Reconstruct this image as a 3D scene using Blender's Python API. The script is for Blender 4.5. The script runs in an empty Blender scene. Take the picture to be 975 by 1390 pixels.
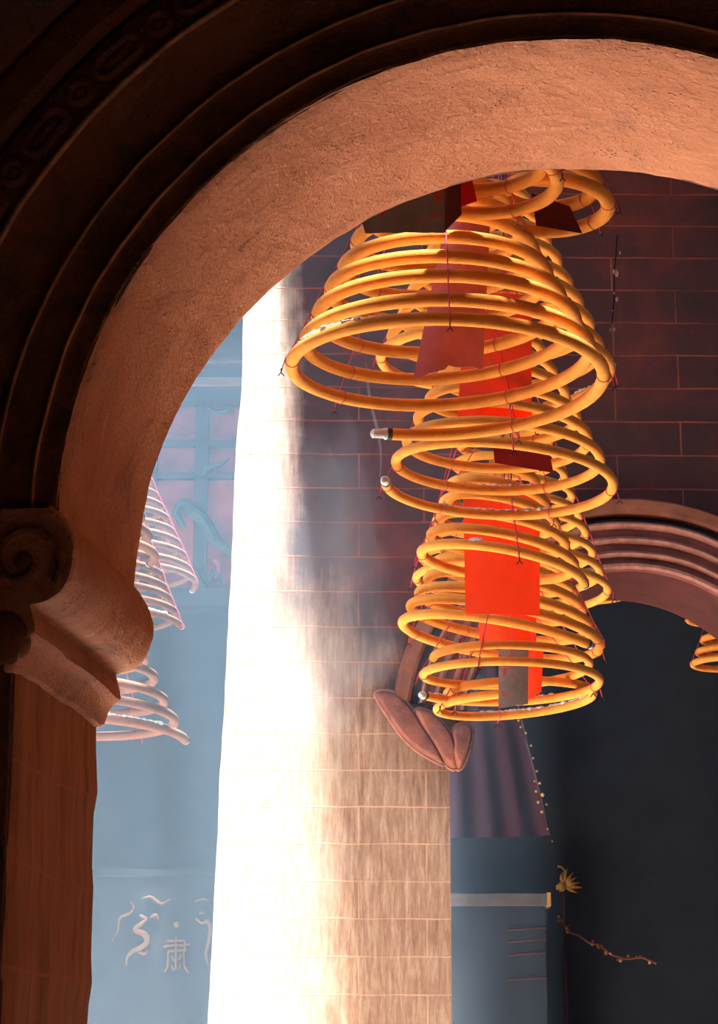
import bpy, bmesh, math, random
from mathutils import Vector, Matrix, noise
random.seed(7)
PI = math.pi
COL = bpy.context.scene.collection
SC = bpy.context.scene

# ------------------------------------------------------------------ camera
F = 3000.0
PITCH = math.atan(805.0 / F)
CP, SP = math.cos(PITCH), math.sin(PITCH)
EYE = Vector((0, 0, 1.6))
cam_d = bpy.data.cameras.new('camera')
cam = bpy.data.objects.new('camera', cam_d)
COL.objects.link(cam)
cam.location = EYE
cam.rotation_euler = (PI / 2 + PITCH, 0, 0)
cam_d.sensor_fit = 'VERTICAL'
cam_d.sensor_height = 36.0
cam_d.lens = 36.0 * F / 1390.0
cam_d.clip_end = 100
SC.camera = cam


def ray(px, py):
    dx, dy = (px - 487.5) / F, (695 - py) / F
    return Vector((dx, CP - dy * SP, SP + dy * CP))


def P(px, py, Y):
    d = ray(px, py)
    return EYE + d * (Y / d.y)


def S(px, py, Y):                      # metres per pixel there
    return (Y / ray(px, py).y) / F


class Frame:                           # a vertical wall plane: local x along it, y through it, z up
    def __init__(self, y0, yaw):
        a = math.radians(yaw)
        self.V = Vector((math.sin(a), math.cos(a), 0))
        self.U = Vector((math.cos(a), -math.sin(a), 0))
        self.O = Vector((0, y0, 0))
        self.M = Matrix(((self.U.x, self.V.x, 0, 0), (self.U.y, self.V.y, 0, y0), (0, 0, 1, 0), (0, 0, 0, 1)))

    def uz(self, px, py, off=0.0):
        d = ray(px, py)
        o = self.O + self.V * off
        t = (o - EYE).dot(self.V) / d.dot(self.V)
        p = EYE + d * t - self.O
        return p.dot(self.U), p.z

    def w(self, u, v, z):
        return self.O + self.U * u + self.V * v + Vector((0, 0, z))


# ------------------------------------------------------------------ materials
def mat(name):
    m = bpy.data.materials.new(name)
    m.use_nodes = True
    nt = m.node_tree
    b = nt.nodes['Principled BSDF']
    b.inputs['Specular IOR Level'].default_value = 0.25
    return m, nt, b


def N(nt, t, **kw):
    n = nt.nodes.new(t)
    for k, v in kw.items():
        setattr(n, k, v)
    return n


def L(nt, a, b):
    nt.links.new(a, b)


def ramp(nt, fac, stops):
    r = N(nt, 'ShaderNodeValToRGB')
    el = r.color_ramp.elements
    while len(el) < len(stops):
        el.new(0.5)
    for e, (p, c) in zip(el, stops):
        e.position = p
        e.color = (*c, 1) if len(c) == 3 else c
    L(nt, fac, r.inputs[0])
    return r.outputs[0]


def noise_tex(nt, scale, detail=5, rough=0.6, vec=None, dist=0.0):
    n = N(nt, 'ShaderNodeTexNoise')
    n.inputs['Scale'].default_value = scale
    n.inputs['Detail'].default_value = detail
    n.inputs['Roughness'].default_value = rough
    n.inputs['Distortion'].default_value = dist
    if vec is not None:
        L(nt, vec, n.inputs['Vector'])
    return n.outputs[0]


def mixc(nt, fac, a, b, blend='MIX'):
    m = N(nt, 'ShaderNodeMix', data_type='RGBA', blend_type=blend)
    if isinstance(fac, (int, float)):
        m.inputs[0].default_value = fac
    else:
        L(nt, fac, m.inputs[0])
    for i, c in ((6, a), (7, b)):
        if isinstance(c, tuple):
            m.inputs[i].default_value = (*c, 1)
        else:
            L(nt, c, m.inputs[i])
    return m.outputs[2]


def math_n(nt, op, a, b=None, c=None, clamp=False):
    m = N(nt, 'ShaderNodeMath', operation=op)
    m.use_clamp = clamp
    for i, x in enumerate((a, b, c)):
        if x is None:
            continue
        if isinstance(x, (int, float)):
            m.inputs[i].default_value = x
        else:
            L(nt, x, m.inputs[i])
    return m.outputs[0]


def bump(nt, b, h, strength=0.4, dist=0.01):
    n = N(nt, 'ShaderNodeBump')
    n.inputs['Strength'].default_value = strength
    n.inputs['Distance'].default_value = dist
    L(nt, h, n.inputs['Height'])
    L(nt, n.outputs[0], b.inputs['Normal'])


def obj_vec(nt, scale=(1, 1, 1)):
    t = N(nt, 'ShaderNodeTexCoord')
    mp = N(nt, 'ShaderNodeMapping')
    mp.inputs['Scale'].default_value = scale
    L(nt, t.outputs['Object'], mp.inputs[0])
    return mp.outputs[0]


def plain(name, col, rough=0.8, var=0.25, scale=14, bs=0.25, bd=0.004, metal=0.0):
    m, nt, b = mat(name)
    v = obj_vec(nt)
    n = noise_tex(nt, scale, 5, 0.6, v)
    dark = tuple(c * (1 - var) for c in col)
    lite = tuple(min(1, c * (1 + var)) for c in col)
    L(nt, ramp(nt, n, [(0.3, dark), (0.7, lite)]), b.inputs['Base Color'])
    b.inputs['Roughness'].default_value = rough
    b.inputs['Metallic'].default_value = metal
    if bs:
        bump(nt, b, noise_tex(nt, scale * 6, 4, 0.6, v), bs, bd)
    return m


def plaster(name, c1, c2, stain, stain_lo, stain_hi, pits=0.5):
    """hand-trowelled reddish limewash with soot stains, drag marks and small pits"""
    m, nt, b = mat(name)
    v = obj_vec(nt)
    big = noise_tex(nt, 3.2, 6, 0.6, v, 0.4)
    col = ramp(nt, big, [(0.3, c1), (0.7, c2)])
    # drag marks along the arch: stretched noise
    drag = noise_tex(nt, 9, 6, 0.65, obj_vec(nt, (0.7, 5.0, 1.2)))
    col = mixc(nt, ramp(nt, drag, [(0.56, (0, 0, 0)), (0.78, (0.7, 0.7, 0.7))]), col, tuple(x * 0.42 for x in c1))
    pale = noise_tex(nt, 6, 6, 0.7, obj_vec(nt, (0.8, 4.0, 1.0)), 0.5)
    col = mixc(nt, ramp(nt, pale, [(0.60, (0, 0, 0)), (0.74, (0.45, 0.45, 0.45))]), col, tuple(min(1, x * 1.25 + 0.05) for x in c2))
    so = noise_tex(nt, 5, 7, 0.7, v, 0.8)
    col = mixc(nt, ramp(nt, so, [(stain_lo, (0, 0, 0)), (stain_hi, (0.85, 0.85, 0.85))]), col, stain)
    vo = N(nt, 'ShaderNodeTexVoronoi')
    vo.inputs['Scale'].default_value = 95
    L(nt, v, vo.inputs['Vector'])
    pit_sel = noise_tex(nt, 11, 4, 0.6, v)
    pit = math_n(nt, 'MULTIPLY', ramp(nt, vo.outputs[0], [(0.08, (1, 1, 1)), (0.3, (0, 0, 0))]),
                 ramp(nt, pit_sel, [(0.55, (0, 0, 0)), (0.66, (1, 1, 1))]))
    col = mixc(nt, math_n(nt, 'MULTIPLY', pit, 0.55), col, tuple(x * 0.35 for x in c1))
    L(nt, col, b.inputs['Base Color'])
    b.inputs['Roughness'].default_value = 0.62
    fine = noise_tex(nt, 130, 4, 0.7, v)
    mid = noise_tex(nt, 22, 5, 0.6, v)
    grain = noise_tex(nt, 70, 3, 0.5, v)
    h = math_n(nt, 'ADD', math_n(nt, 'MULTIPLY', fine, 0.45), math_n(nt, 'MULTIPLY', mid, 0.8))
    h = math_n(nt, 'ADD', h, math_n(nt, 'MULTIPLY', ramp(nt, grain, [(0.5, (0, 0, 0)), (0.68, (1, 1, 1))]), 0.12))
    h = math_n(nt, 'ADD', h, math_n(nt, 'MULTIPLY', drag, 0.4))
    h = math_n(nt, 'SUBTRACT', h, math_n(nt, 'MULTIPLY', pit, pits))
    bump(nt, b, h, 1.0, 0.016)
    return m


def brick_wall():
    """painted brick: thin orange pointing lines; sooty red paint above, worn to pale limewash low, sunlight painted in along the left arris"""
    m, nt, b = mat('painted_brick')
    tc = N(nt, 'ShaderNodeTexCoord')
    sep = N(nt, 'ShaderNodeSeparateXYZ')
    L(nt, tc.outputs['Object'], sep.inputs[0])
    com = N(nt, 'ShaderNodeCombineXYZ')
    L(nt, sep.outputs[0], com.inputs[0])
    wob = noise_tex(nt, 5, 3, 0.5, tc.outputs['Object'])
    L(nt, math_n(nt, 'ADD', sep.outputs[2], math_n(nt, 'MULTIPLY', wob, 0.012)), com.inputs[1])
    bt = N(nt, 'ShaderNodeTexBrick')
    bt.inputs['Scale'].default_value = 1.0
    bt.inputs['Brick Width'].default_value = 0.58
    bt.inputs['Row Height'].default_value = 0.158
    bt.inputs['Mortar Size'].default_value = 0.0045
    bt.inputs['Mortar Smooth'].default_value = 0.5
    bt.inputs['Color1'].default_value = (0, 0, 0, 1)
    bt.inputs['Color2'].default_value = (0, 0, 0, 1)
    bt.inputs['Mortar'].default_value = (1, 1, 1, 1)
    L(nt, com.outputs[0], bt.inputs['Vector'])
    v = tc.outputs['Object']
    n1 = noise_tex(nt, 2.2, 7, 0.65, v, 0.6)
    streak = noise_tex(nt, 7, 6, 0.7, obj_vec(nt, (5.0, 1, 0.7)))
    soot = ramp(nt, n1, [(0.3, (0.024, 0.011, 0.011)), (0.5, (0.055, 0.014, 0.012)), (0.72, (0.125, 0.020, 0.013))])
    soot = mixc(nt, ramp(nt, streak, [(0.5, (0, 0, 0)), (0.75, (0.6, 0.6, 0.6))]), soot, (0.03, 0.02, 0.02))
    # worn pale paint low, painted sunlight by the left arris; ragged by noise
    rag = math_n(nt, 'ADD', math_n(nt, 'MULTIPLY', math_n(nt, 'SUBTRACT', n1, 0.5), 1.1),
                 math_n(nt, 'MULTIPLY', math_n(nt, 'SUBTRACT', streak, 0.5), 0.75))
    # painted sun strip at left arris: local x below about -0.4 ; low zone: z below about 3.75
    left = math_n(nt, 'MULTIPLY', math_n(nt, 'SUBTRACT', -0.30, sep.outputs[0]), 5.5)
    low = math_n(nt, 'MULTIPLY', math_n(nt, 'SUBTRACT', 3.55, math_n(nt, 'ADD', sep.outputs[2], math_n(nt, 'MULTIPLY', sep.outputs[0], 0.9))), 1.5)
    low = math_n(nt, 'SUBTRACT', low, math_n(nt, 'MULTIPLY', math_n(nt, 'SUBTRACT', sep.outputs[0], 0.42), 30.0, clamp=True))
    wear_and_sun = math_n(nt, 'MAXIMUM', left, low)
    wear_and_sun = math_n(nt, 'ADD', math_n(nt, 'ADD', wear_and_sun, rag), 0.35, clamp=True)
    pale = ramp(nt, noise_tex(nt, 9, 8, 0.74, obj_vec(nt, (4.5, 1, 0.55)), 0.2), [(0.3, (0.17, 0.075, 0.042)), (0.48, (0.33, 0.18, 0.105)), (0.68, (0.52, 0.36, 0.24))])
    col = mixc(nt, wear_and_sun, soot, pale)
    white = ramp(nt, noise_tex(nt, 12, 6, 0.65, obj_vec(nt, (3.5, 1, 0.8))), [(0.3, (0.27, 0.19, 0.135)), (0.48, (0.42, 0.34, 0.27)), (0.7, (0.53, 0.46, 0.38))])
    sun_white = math_n(nt, 'ADD', math_n(nt, 'MULTIPLY', math_n(nt, 'SUBTRACT', -0.02, sep.outputs[0]), 2.6), math_n(nt, 'MULTIPLY', rag, 1.3), clamp=True)  # paints the sunlit strip whiter toward the left arris
    col = mixc(nt, math_n(nt, 'MULTIPLY', sun_white, wear_and_sun), col, white)
    gap = noise_tex(nt, 3, 4, 0.6, v)
    mort = math_n(nt, 'MULTIPLY', bt.outputs['Fac'], ramp(nt, gap, [(0.35, (0.15, 0.15, 0.15)), (0.6, (0.9, 0.9, 0.9))]))
    mcol = mixc(nt, wear_and_sun, (0.26, 0.05, 0.02), (0.60, 0.34, 0.21))
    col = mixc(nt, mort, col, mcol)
    spk = noise_tex(nt, 60, 3, 0.6, v)
    col = mixc(nt, ramp(nt, spk, [(0.68, (0, 0, 0)), (0.74, (0.35, 0.35, 0.35))]), col, (0.16, 0.09, 0.06))
    L(nt, col, b.inputs['Base Color'])
    b.inputs['Roughness'].default_value = 0.7
    h = math_n(nt, 'ADD', math_n(nt, 'MULTIPLY', bt.outputs['Fac'], 0.5), math_n(nt, 'MULTIPLY', noise_tex(nt, 30, 5, 0.6, v), 0.7))
    bump(nt, b, h, 0.35, 0.006)
    return m


def incense(name, col):
    m, nt, b = mat(name)
    v = obj_vec(nt)
    n = noise_tex(nt, 26, 4, 0.6, v)
    g = noise_tex(nt, 420, 3, 0.7, v)
    c = ramp(nt, n, [(0.3, tuple(x * 0.84 for x in col)), (0.7, tuple(min(1, x * 1.1) for x in col))])
    c = mixc(nt, ramp(nt, g, [(0.35, (0.35, 0.35, 0.35)), (0.6, (0, 0, 0))]), c, tuple(x * 0.6 for x in col))
    L(nt, c, b.inputs['Base Color'])
    b.inputs['Roughness'].default_value = 0.85
    b.inputs['Specular IOR Level'].default_value = 0.1
    b.inputs['Sheen Weight'].default_value = 0.06
    bump(nt, b, g, 0.5, 0.0025)
    return m


def paper_mat(name, col, spots=None, trans=0.45, blot=0.15, scale=9):
    m, nt, b = mat(name)
    v = obj_vec(nt)
    n = noise_tex(nt, scale, 5, 0.65, v)
    c = ramp(nt, n, [(0.32, tuple(x * (1 - blot) for x in col)), (0.68, tuple(min(1, x * (1 + blot)) for x in col))])
    if spots:
        s = noise_tex(nt, spots[1], 5, 0.7, v, 0.3)
        c = mixc(nt, ramp(nt, s, [(spots[2], (0, 0, 0)), (spots[2] + 0.06, (0.9, 0.9, 0.9))]), c, spots[0])
    L(nt, c, b.inputs['Base Color'])
    b.inputs['Roughness'].default_value = 0.7
    tr = N(nt, 'ShaderNodeBsdfTranslucent')
    L(nt, c, tr.inputs[0])
    mx = N(nt, 'ShaderNodeMixShader')
    mx.inputs[0].default_value = trans
    L(nt, b.outputs[0], mx.inputs[1])
    L(nt, tr.outputs[0], mx.inputs[2])
    L(nt, mx.outputs[0], nt.nodes['Material Output'].inputs['Surface'])
    return m


def smoke_mat(name, density, col, aniso=0.2, wisp=None, scale=1.0):
    m = bpy.data.materials.new(name)
    m.use_nodes = True
    nt = m.node_tree
    nt.nodes.remove(nt.nodes['Principled BSDF'])
    vs = N(nt, 'ShaderNodeVolumeScatter')
    vs.inputs['Color'].default_value = (*col, 1)
    vs.inputs['Density'].default_value = density
    vs.inputs['Anisotropy'].default_value = aniso
    if wisp:
        n = noise_tex(nt, scale, 3, 0.55, obj_vec(nt, (1, 1, 0.5)), 0.8)
        L(nt, math_n(nt, 'MULTIPLY', ramp(nt, n, [(wisp[0], (0, 0, 0)), (wisp[1], (1, 1, 1))]), density), vs.inputs['Density'])
    L(nt, vs.outputs[0], nt.nodes['Material Output'].inputs['Volume'])
    return m


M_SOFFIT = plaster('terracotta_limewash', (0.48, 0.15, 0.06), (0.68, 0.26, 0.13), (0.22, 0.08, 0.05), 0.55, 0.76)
M_MOULD = plaster('sooty_terracotta', (0.20, 0.058, 0.024), (0.30, 0.10, 0.042), (0.05, 0.034, 0.024), 0.48, 0.66, 0.3)
M_RIDGE = plain('lit_ridge', (0.46, 0.19, 0.095), 0.6, 0.4, 30, 0.6)  # lighter colour paints in the light caught by the ridge undersides
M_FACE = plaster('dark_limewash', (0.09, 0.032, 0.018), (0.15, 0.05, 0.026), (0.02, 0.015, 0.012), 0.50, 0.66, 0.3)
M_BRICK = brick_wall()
M_COIL = incense('saffron_incense', (0.79, 0.285, 0.042))
M_COIL_DIM = incense('haze_dimmed_incense', (0.17, 0.075, 0.045))  # darkened copy of the incense; dimming by haze put into the colour
M_ASH = plain('ash', (0.66, 0.64, 0.62), 0.95, 0.2, 60, 0.8, 0.004)
M_BURNT = plain('burnt', (0.06, 0.055, 0.05), 0.95, 0.4, 80, 0.6, 0.003)
M_THREAD = plain('pink_thread', (0.62, 0.06, 0.11), 0.8, 0.15, 90, 0, 0)
M_WIRE = plain('black_wire', (0.02, 0.018, 0.018), 0.5, 0.2, 50, 0, 0, 0.6)
M_STONE = plain('granite_floor', (0.74, 0.66, 0.58), 0.8, 0.12, 8, 0.3)
M_DARK = plain('sooty_plaster', (0.045, 0.030, 0.030), 0.9, 0.35, 3, 0.3)
M_DARKR = plain('dark_red_plaster', (0.05, 0.025, 0.025), 0.85, 0.4, 4, 0.3)
M_CEIL = plain('dark_timber', (0.06, 0.035, 0.025), 0.8, 0.3, 6, 0.3)
M_TAG_PINK = paper_mat('faded_pink_paper', (0.50, 0.14, 0.16), ((0.10, 0.03, 0.045), 14, 0.67), 0.08, 0.22)
M_TAG_ORANGE = paper_mat('orange_red_paper', (0.96, 0.15, 0.045), None, 0.5, 0.05)
M_TAG_FLECK = paper_mat('flecked_orange_red_paper', (0.96, 0.15, 0.05), ((0.96, 0.26, 0.11), 30, 0.66), 0.5, 0.05)
M_TAG_RED = paper_mat('deep_red_paper', (0.22, 0.014, 0.018), None, 0.15, 0.1)
M_TAG_MAROON = paper_mat('soot_maroon_paper', (0.07, 0.008, 0.010), None, 0.05, 0.2)
M_TAG_BRIGHT = paper_mat('bright_red_paper', (0.66, 0.02, 0.025), None, 0.3, 0.15)
M_BOARD = paper_mat('charred_grey_card', (0.19, 0.18, 0.18), ((0.50, 0.025, 0.04), 20, 0.545), 0.02, 0.3)
M_GOLD = plain('gold_paint', (0.55, 0.27, 0.06), 0.45, 0.25, 40, 0.2, 0.002, 0.3)
M_GOLD_T = plain('gold_thread', (0.11, 0.06, 0.035), 0.6, 0.25, 60, 0.3, 0.002)
M_BAND_DK = plain('soot_black_band', (0.035, 0.033, 0.036), 0.75, 0.3, 12, 0.4)
M_BAND_OR = plain('orange_brown_band', (0.20, 0.062, 0.030), 0.7, 0.3, 10, 0.5)
M_BAND_MR = plain('maroon_band', (0.15, 0.040, 0.032), 0.65, 0.3, 10, 0.5)
M_RIDGE2 = plain('lit_maroon_ridge', (0.27, 0.105, 0.075), 0.6, 0.35, 20, 0.5)  # far arch edges coloured lighter, light on the ridges painted in
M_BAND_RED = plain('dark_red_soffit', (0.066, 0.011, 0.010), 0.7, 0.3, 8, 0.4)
M_BRACKET = plain('copper_red_plaster', (0.20, 0.060, 0.036), 0.6, 0.5, 9, 0.45, 0.010)
M_CURTAIN = plain('plum_cloth', (0.040, 0.010, 0.020), 0.9, 0.15, 5, 0.2)
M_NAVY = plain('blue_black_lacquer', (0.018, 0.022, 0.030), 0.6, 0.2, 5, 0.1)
M_BEAM = plain('grey_timber', (0.085, 0.07, 0.066), 0.7, 0.25, 12, 0.3)
M_RED = plain('faded_red_lacquer', (0.20, 0.04, 0.05), 0.7, 0.3, 5, 0.2)
M_TEAL = plain('teal_paint', (0.02, 0.045, 0.045), 0.7, 0.3, 12, 0.3)
M_IRON = plain('rusty_iron', (0.06, 0.035, 0.025), 0.8, 0.3, 30, 0.4)
M_CREAM = plain('pale_limewash', (0.16, 0.12, 0.10), 0.8, 0.2, 7, 0.3)


# ------------------------------------------------------------------ mesh helpers
def mesh_obj(name, verts, faces, mats, parent=None, smooth=True, mi=None, matrix=None):
    me = bpy.data.meshes.new(name)
    me.from_pydata([tuple(v) for v in verts], [], faces)
    for m in (mats if isinstance(mats, (list, tuple)) else [mats]):
        me.materials.append(m)
    if mi:
        me.polygons.foreach_set('material_index', mi)
    if smooth:
        me.polygons.foreach_set('use_smooth', [True] * len(me.polygons))
    me.update()
    bm = bmesh.new()
    bm.from_mesh(me)
    bmesh.ops.recalc_face_normals(bm, faces=bm.faces)
    if smooth:
        for e in bm.edges:
            if len(e.link_faces) == 2 and e.calc_face_angle(0) > math.radians(38):
                e.smooth = False
    bm.to_mesh(me)
    bm.free()
    o = bpy.data.objects.new(name, me)
    COL.objects.link(o)
    if matrix is not None:
        o.matrix_world = matrix
    if parent is not None:
        o.parent = parent
    return o


def thing(name, label, cat, loc=(0, 0, 0), group=None):
    o = bpy.data.objects.new(name, None)
    o.empty_display_size = 0.05
    COL.objects.link(o)
    o.location = loc
    o['label'] = label
    o['category'] = cat
    if group:
        o['group'] = group
    return o


def tag(o, label, cat, group=None, kind=None):
    o['label'] = label
    o['category'] = cat
    if group:
        o['group'] = group
    if kind:
        o['kind'] = kind
    return o


def struct(o, label=None):
    o['kind'] = 'structure'
    if label:
        o['label'] = label
    return o


class MB:
    """collects geometry for one mesh"""
    def __init__(self):
        self.v, self.f, self.m = [], [], []

    def add(self, v, f, m=0):
        n = len(self.v)
        self.v += [Vector(x) for x in v]
        self.f += [[i + n for i in q] for q in f]
        self.m += [m] * len(f)
        return self

    def box(self, lo, hi, m=0):
        x0, y0, z0 = lo
        x1, y1, z1 = hi
        v = [(x0, y0, z0), (x1, y0, z0), (x1, y1, z0), (x0, y1, z0), (x0, y0, z1), (x1, y0, z1), (x1, y1, z1), (x0, y1, z1)]
        f = [(0, 3, 2, 1), (4, 5, 6, 7), (0, 1, 5, 4), (1, 2, 6, 5), (2, 3, 7, 6), (3, 0, 4, 7)]
        return self.add(v, f, m)

    def tube(self, pts, rad, n=8, closed=False, m=0, cap=True):
        pts = [Vector(p) for p in pts]
        k = len(pts)
        R = rad if isinstance(rad, (list, tuple)) else [rad] * k
        T = []
        for i in range(k):
            a = pts[(i - 1) % k] if (closed or i > 0) else pts[0]
            b = pts[(i + 1) % k] if (closed or i < k - 1) else pts[-1]
            t = (b - a)
            T.append(t.normalized() if t.length > 1e-9 else Vector((0, 0, 1)))
        up = Vector((0, 0, 1)) if abs(T[0].z) < 0.9 else Vector((1, 0, 0))
        nrm = (up - T[0] * up.dot(T[0])).normalized()
        v, f = [], []
        for i in range(k):
            nrm = (nrm - T[i] * nrm.dot(T[i]))
            nrm = nrm.normalized() if nrm.length > 1e-6 else Vector((1, 0, 0))
            bi = T[i].cross(nrm)
            for j in range(n):
                a = 2 * PI * j / n
                v.append(pts[i] + (nrm * math.cos(a) + bi * math.sin(a)) * R[i])
        for i in range(k if closed else k - 1):
            i2 = (i + 1) % k
            for j in range(n):
                j2 = (j + 1) % n
                f.append((i * n + j, i * n + j2, i2 * n + j2, i2 * n + j))
        if cap and not closed:
            f.append(tuple(range(n))[::-1])
            f.append(tuple((k - 1) * n + j for j in range(n)))
        return self.add(v, f, m)

    def ball(self, c, r, seg=10, ring=7, jit=0.0, m=0):
        rx, ry, rz = r if isinstance(r, (tuple, list)) else (r, r, r)
        v, f = [], []
        for i in range(ring + 1):
            a = PI * i / ring
            for j in range(seg):
                b = 2 * PI * j / seg
                d = Vector((math.sin(a) * math.cos(b), math.sin(a) * math.sin(b), math.cos(a)))
                q = 1 + jit * noise.noise(d * 2.3 + Vector(c) * 31)
                v.append(Vector(c) + Vector((d.x * rx, d.y * ry, d.z * rz)) * q)
        for i in range(ring):
            for j in range(seg):
                j2 = (j + 1) % seg
                f.append((i * seg + j, (i + 1) * seg + j, (i + 1) * seg + j2, i * seg + j2))
        return self.add(v, f, m)

    def build(self, name, mats, parent=None, smooth=True, matrix=None):
        loc = Vector((0, 0, 0))
        if parent is not None and parent.type == 'EMPTY':
            loc = Vector(parent.location)
        o = mesh_obj(name, [p - loc for p in self.v] if loc.length else self.v, self.f, mats, parent, smooth, self.m, matrix)
        return o


def wob(p, a, s):
    return noise.noise_vector(Vector(p) * s) * a


def extruded_outline(name, outline, holes_none, v0, v1, mats, matrix, mi_of=None):
    """closed (u,z) outline -> slab from local y=v0 to v1"""
    bm = bmesh.new()
    n = len(outline)
    a = [bm.verts.new((u, v0, z)) for u, z in outline]
    b = [bm.verts.new((u, v1, z)) for u, z in outline]
    f0 = bm.faces.new(a)
    f1 = bm.faces.new(b[::-1])
    for i in range(n):
        j = (i + 1) % n
        bm.faces.new((a[j], a[i], b[i], b[j]))
    bm.normal_update()
    bmesh.ops.triangulate(bm, faces=[f0, f1])
    bmesh.ops.recalc_face_normals(bm, faces=bm.faces)
    me = bpy.data.meshes.new(name)
    bm.to_mesh(me)
    bm.free()
    for m in mats:
        me.materials.append(m)
    if mi_of:
        for p in me.polygons:
            p.material_index = mi_of(p)
    o = bpy.data.objects.new(name, me)
    COL.objects.link(o)
    o.matrix_world = matrix
    return o


def sweep_arc(mb, prof, uc, zc, a0, a1, n, wobble=0.0, mi=None):
    """prof: list of (r, v); swept round the arc in local (u, v, z)"""
    k = len(prof)
    v, f, m = [], [], []
    for i in range(n + 1):
        a = math.radians(a0 + (a1 - a0) * i / n)
        for r, vv in prof:
            p = Vector((uc + r * math.cos(a), vv, zc + r * math.sin(a)))
            if wobble:
                q = wob(p, wobble, 4.0) + wob(p, wobble * 0.5, 14.0)
                p += q
            v.append(p)
    for i in range(n):
        for j in range(k - 1):
            f.append((i * k + j, i * k + j + 1, (i + 1) * k + j + 1, (i + 1) * k + j))
            m.append(mi[j] if mi else 0)
    base = len(mb.v)
    mb.v += v
    mb.f += [[q + base for q in ff] for ff in f]
    mb.m += m


# ------------------------------------------------------------------ near arch wall
FA = Frame(3.4, 7.5)
UC, ZC, RA, TH = 0.3026, 2.524, 0.797, 0.54
PXM = RA / 705.0
UJ = FA.uz(17, 960)[0]                 # jamb arris, set back behind the arch foot
JO = (UC - RA) - UJ                    # how far the impost carries the arch foot forward
ZI = FA.uz(26, 910)[1]                 # underside of impost
outline = [(-6, 0), (UJ, 0), (UJ, ZI), (UJ, ZC), (UC - RA, ZC)]
for i in range(1, 96):
    a = PI - PI * i / 96
    outline.append((UC + RA * math.cos(a), ZC + RA * math.sin(a)))
UR = UC + RA + JO
outline += [(UC + RA, ZC), (UR, ZC), (UR, 0), (6, 0), (6, 5.6), (-6, 5.6)]
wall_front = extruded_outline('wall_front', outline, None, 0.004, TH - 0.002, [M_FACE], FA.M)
struct(wall_front, 'dark plastered wall pierced by the large round arch')

# reveal of the arch: thick wobbly plaster skin on the soffit and jambs
mb = MB()
nv = 26
vs = [TH * i / nv for i in range(nv + 1)]
sof = []
for i in range(181):
    a = PI - PI * i / 180
    row = []
    for v in vs:
        p = Vector((UC + RA * math.cos(a), v, ZC + RA * math.sin(a)))
        d = noise.noise(p * 5.0) * 0.006 + noise.noise(p * 17.0) * 0.0025 + noise.noise(p * 45) * 0.0012
        edge = min(v, TH - v)
        d += 0.006 * max(0, 1 - edge / 0.02) ** 2      # worn arrises
        rr = RA - 0.006 + d
        row.append(Vector((UC + rr * math.cos(a), v, ZC + rr * math.sin(a))))
    sof.append(row)
k = nv + 1
v = [p for r in sof for p in r]
f = [(i * k + j, i * k + j + 1, (i + 1) * k + j + 1, (i + 1) * k + j) for i in range(180) for j in range(nv)]
mb.add(v, f)
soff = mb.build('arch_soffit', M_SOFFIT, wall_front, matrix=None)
soff.matrix_parent_inverse.identity()
struct(soff, 'lit terracotta underside of the arch')


def jamb(side):
    mb = MB()
    rows = []
    for i in range(61):
        z = ZC * i / 60
        row = []
        for v in vs:
            p = Vector((side * 7, v, z))
            d = noise.noise(p * 4.0) * 0.008 + noise.noise(p * 15.0) * 0.003
            edge = min(v, TH - v)
            d -= 0.010 * max(0, 1 - edge / 0.025) ** 2
            if 0.0 < abs(((z - 0.17) / 0.172) % 1 - 0.5) < 0.03:
                d += 0.003
            u = UJ + 0.006 + d if side < 0 else UR - 0.006 - d
            row.append(Vector((u, v, z)))
        rows.append(row)
    v_ = [p for r in rows for p in r]
    f_ = [(i * k + j, i * k + j + 1, (i + 1) * k + j + 1, (i + 1) * k + j) for i in range(60) for j in range(nv)]
    mb.add(v_, f_)
    o = mb.build('jamb_face', M_JAMB, wall_front)
    struct(o)
    return o


def jamb_mat():
    m, nt, b = mat('jamb_limewash')
    tc = N(nt, 'ShaderNodeTexCoord')
    sep = N(nt, 'ShaderNodeSeparateXYZ')
    L(nt, tc.outputs['Object'], sep.inputs[0])
    v = tc.outputs['Object']
    st = noise_tex(nt, 6, 6, 0.65, obj_vec(nt, (1, 5, 0.5)))
    c = ramp(nt, st, [(0.3, (0.20, 0.055, 0.02)), (0.5, (0.37, 0.115, 0.042)), (0.72, (0.48, 0.165, 0.062))])
    # scored course lines
    zz = math_n(nt, 'ADD', sep.outputs[2], math_n(nt, 'MULTIPLY', noise_tex(nt, 4, 3, 0.5, v), 0.03))
    fr = math_n(nt, 'FRACT', math_n(nt, 'DIVIDE', math_n(nt, 'ADD', zz, 0.055), 0.163))
    ln = math_n(nt, 'LESS_THAN', math_n(nt, 'ABSOLUTE', math_n(nt, 'SUBTRACT', fr, 0.5)), 0.018)
    c = mixc(nt, math_n(nt, 'MULTIPLY', ln, 0.75), c, (0.46, 0.12, 0.05))
    bl = noise_tex(nt, 14, 5, 0.7, v)
    c = mixc(nt, ramp(nt, bl, [(0.66, (0, 0, 0)), (0.74, (0.7, 0.7, 0.7))]), c, (0.06, 0.025, 0.015))
    L(nt, c, b.inputs['Base Color'])
    b.inputs['Roughness'].default_value = 0.6
    h = math_n(nt, 'ADD', math_n(nt, 'MULTIPLY', noise_tex(nt, 40, 5, 0.6, v), 0.5), math_n(nt, 'MULTIPLY', ln, 0.5))
    bump(nt, b, h, 0.5, 0.008)
    return m


M_JAMB = jamb_mat()
jamb(-1)
jamb(1)

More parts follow.
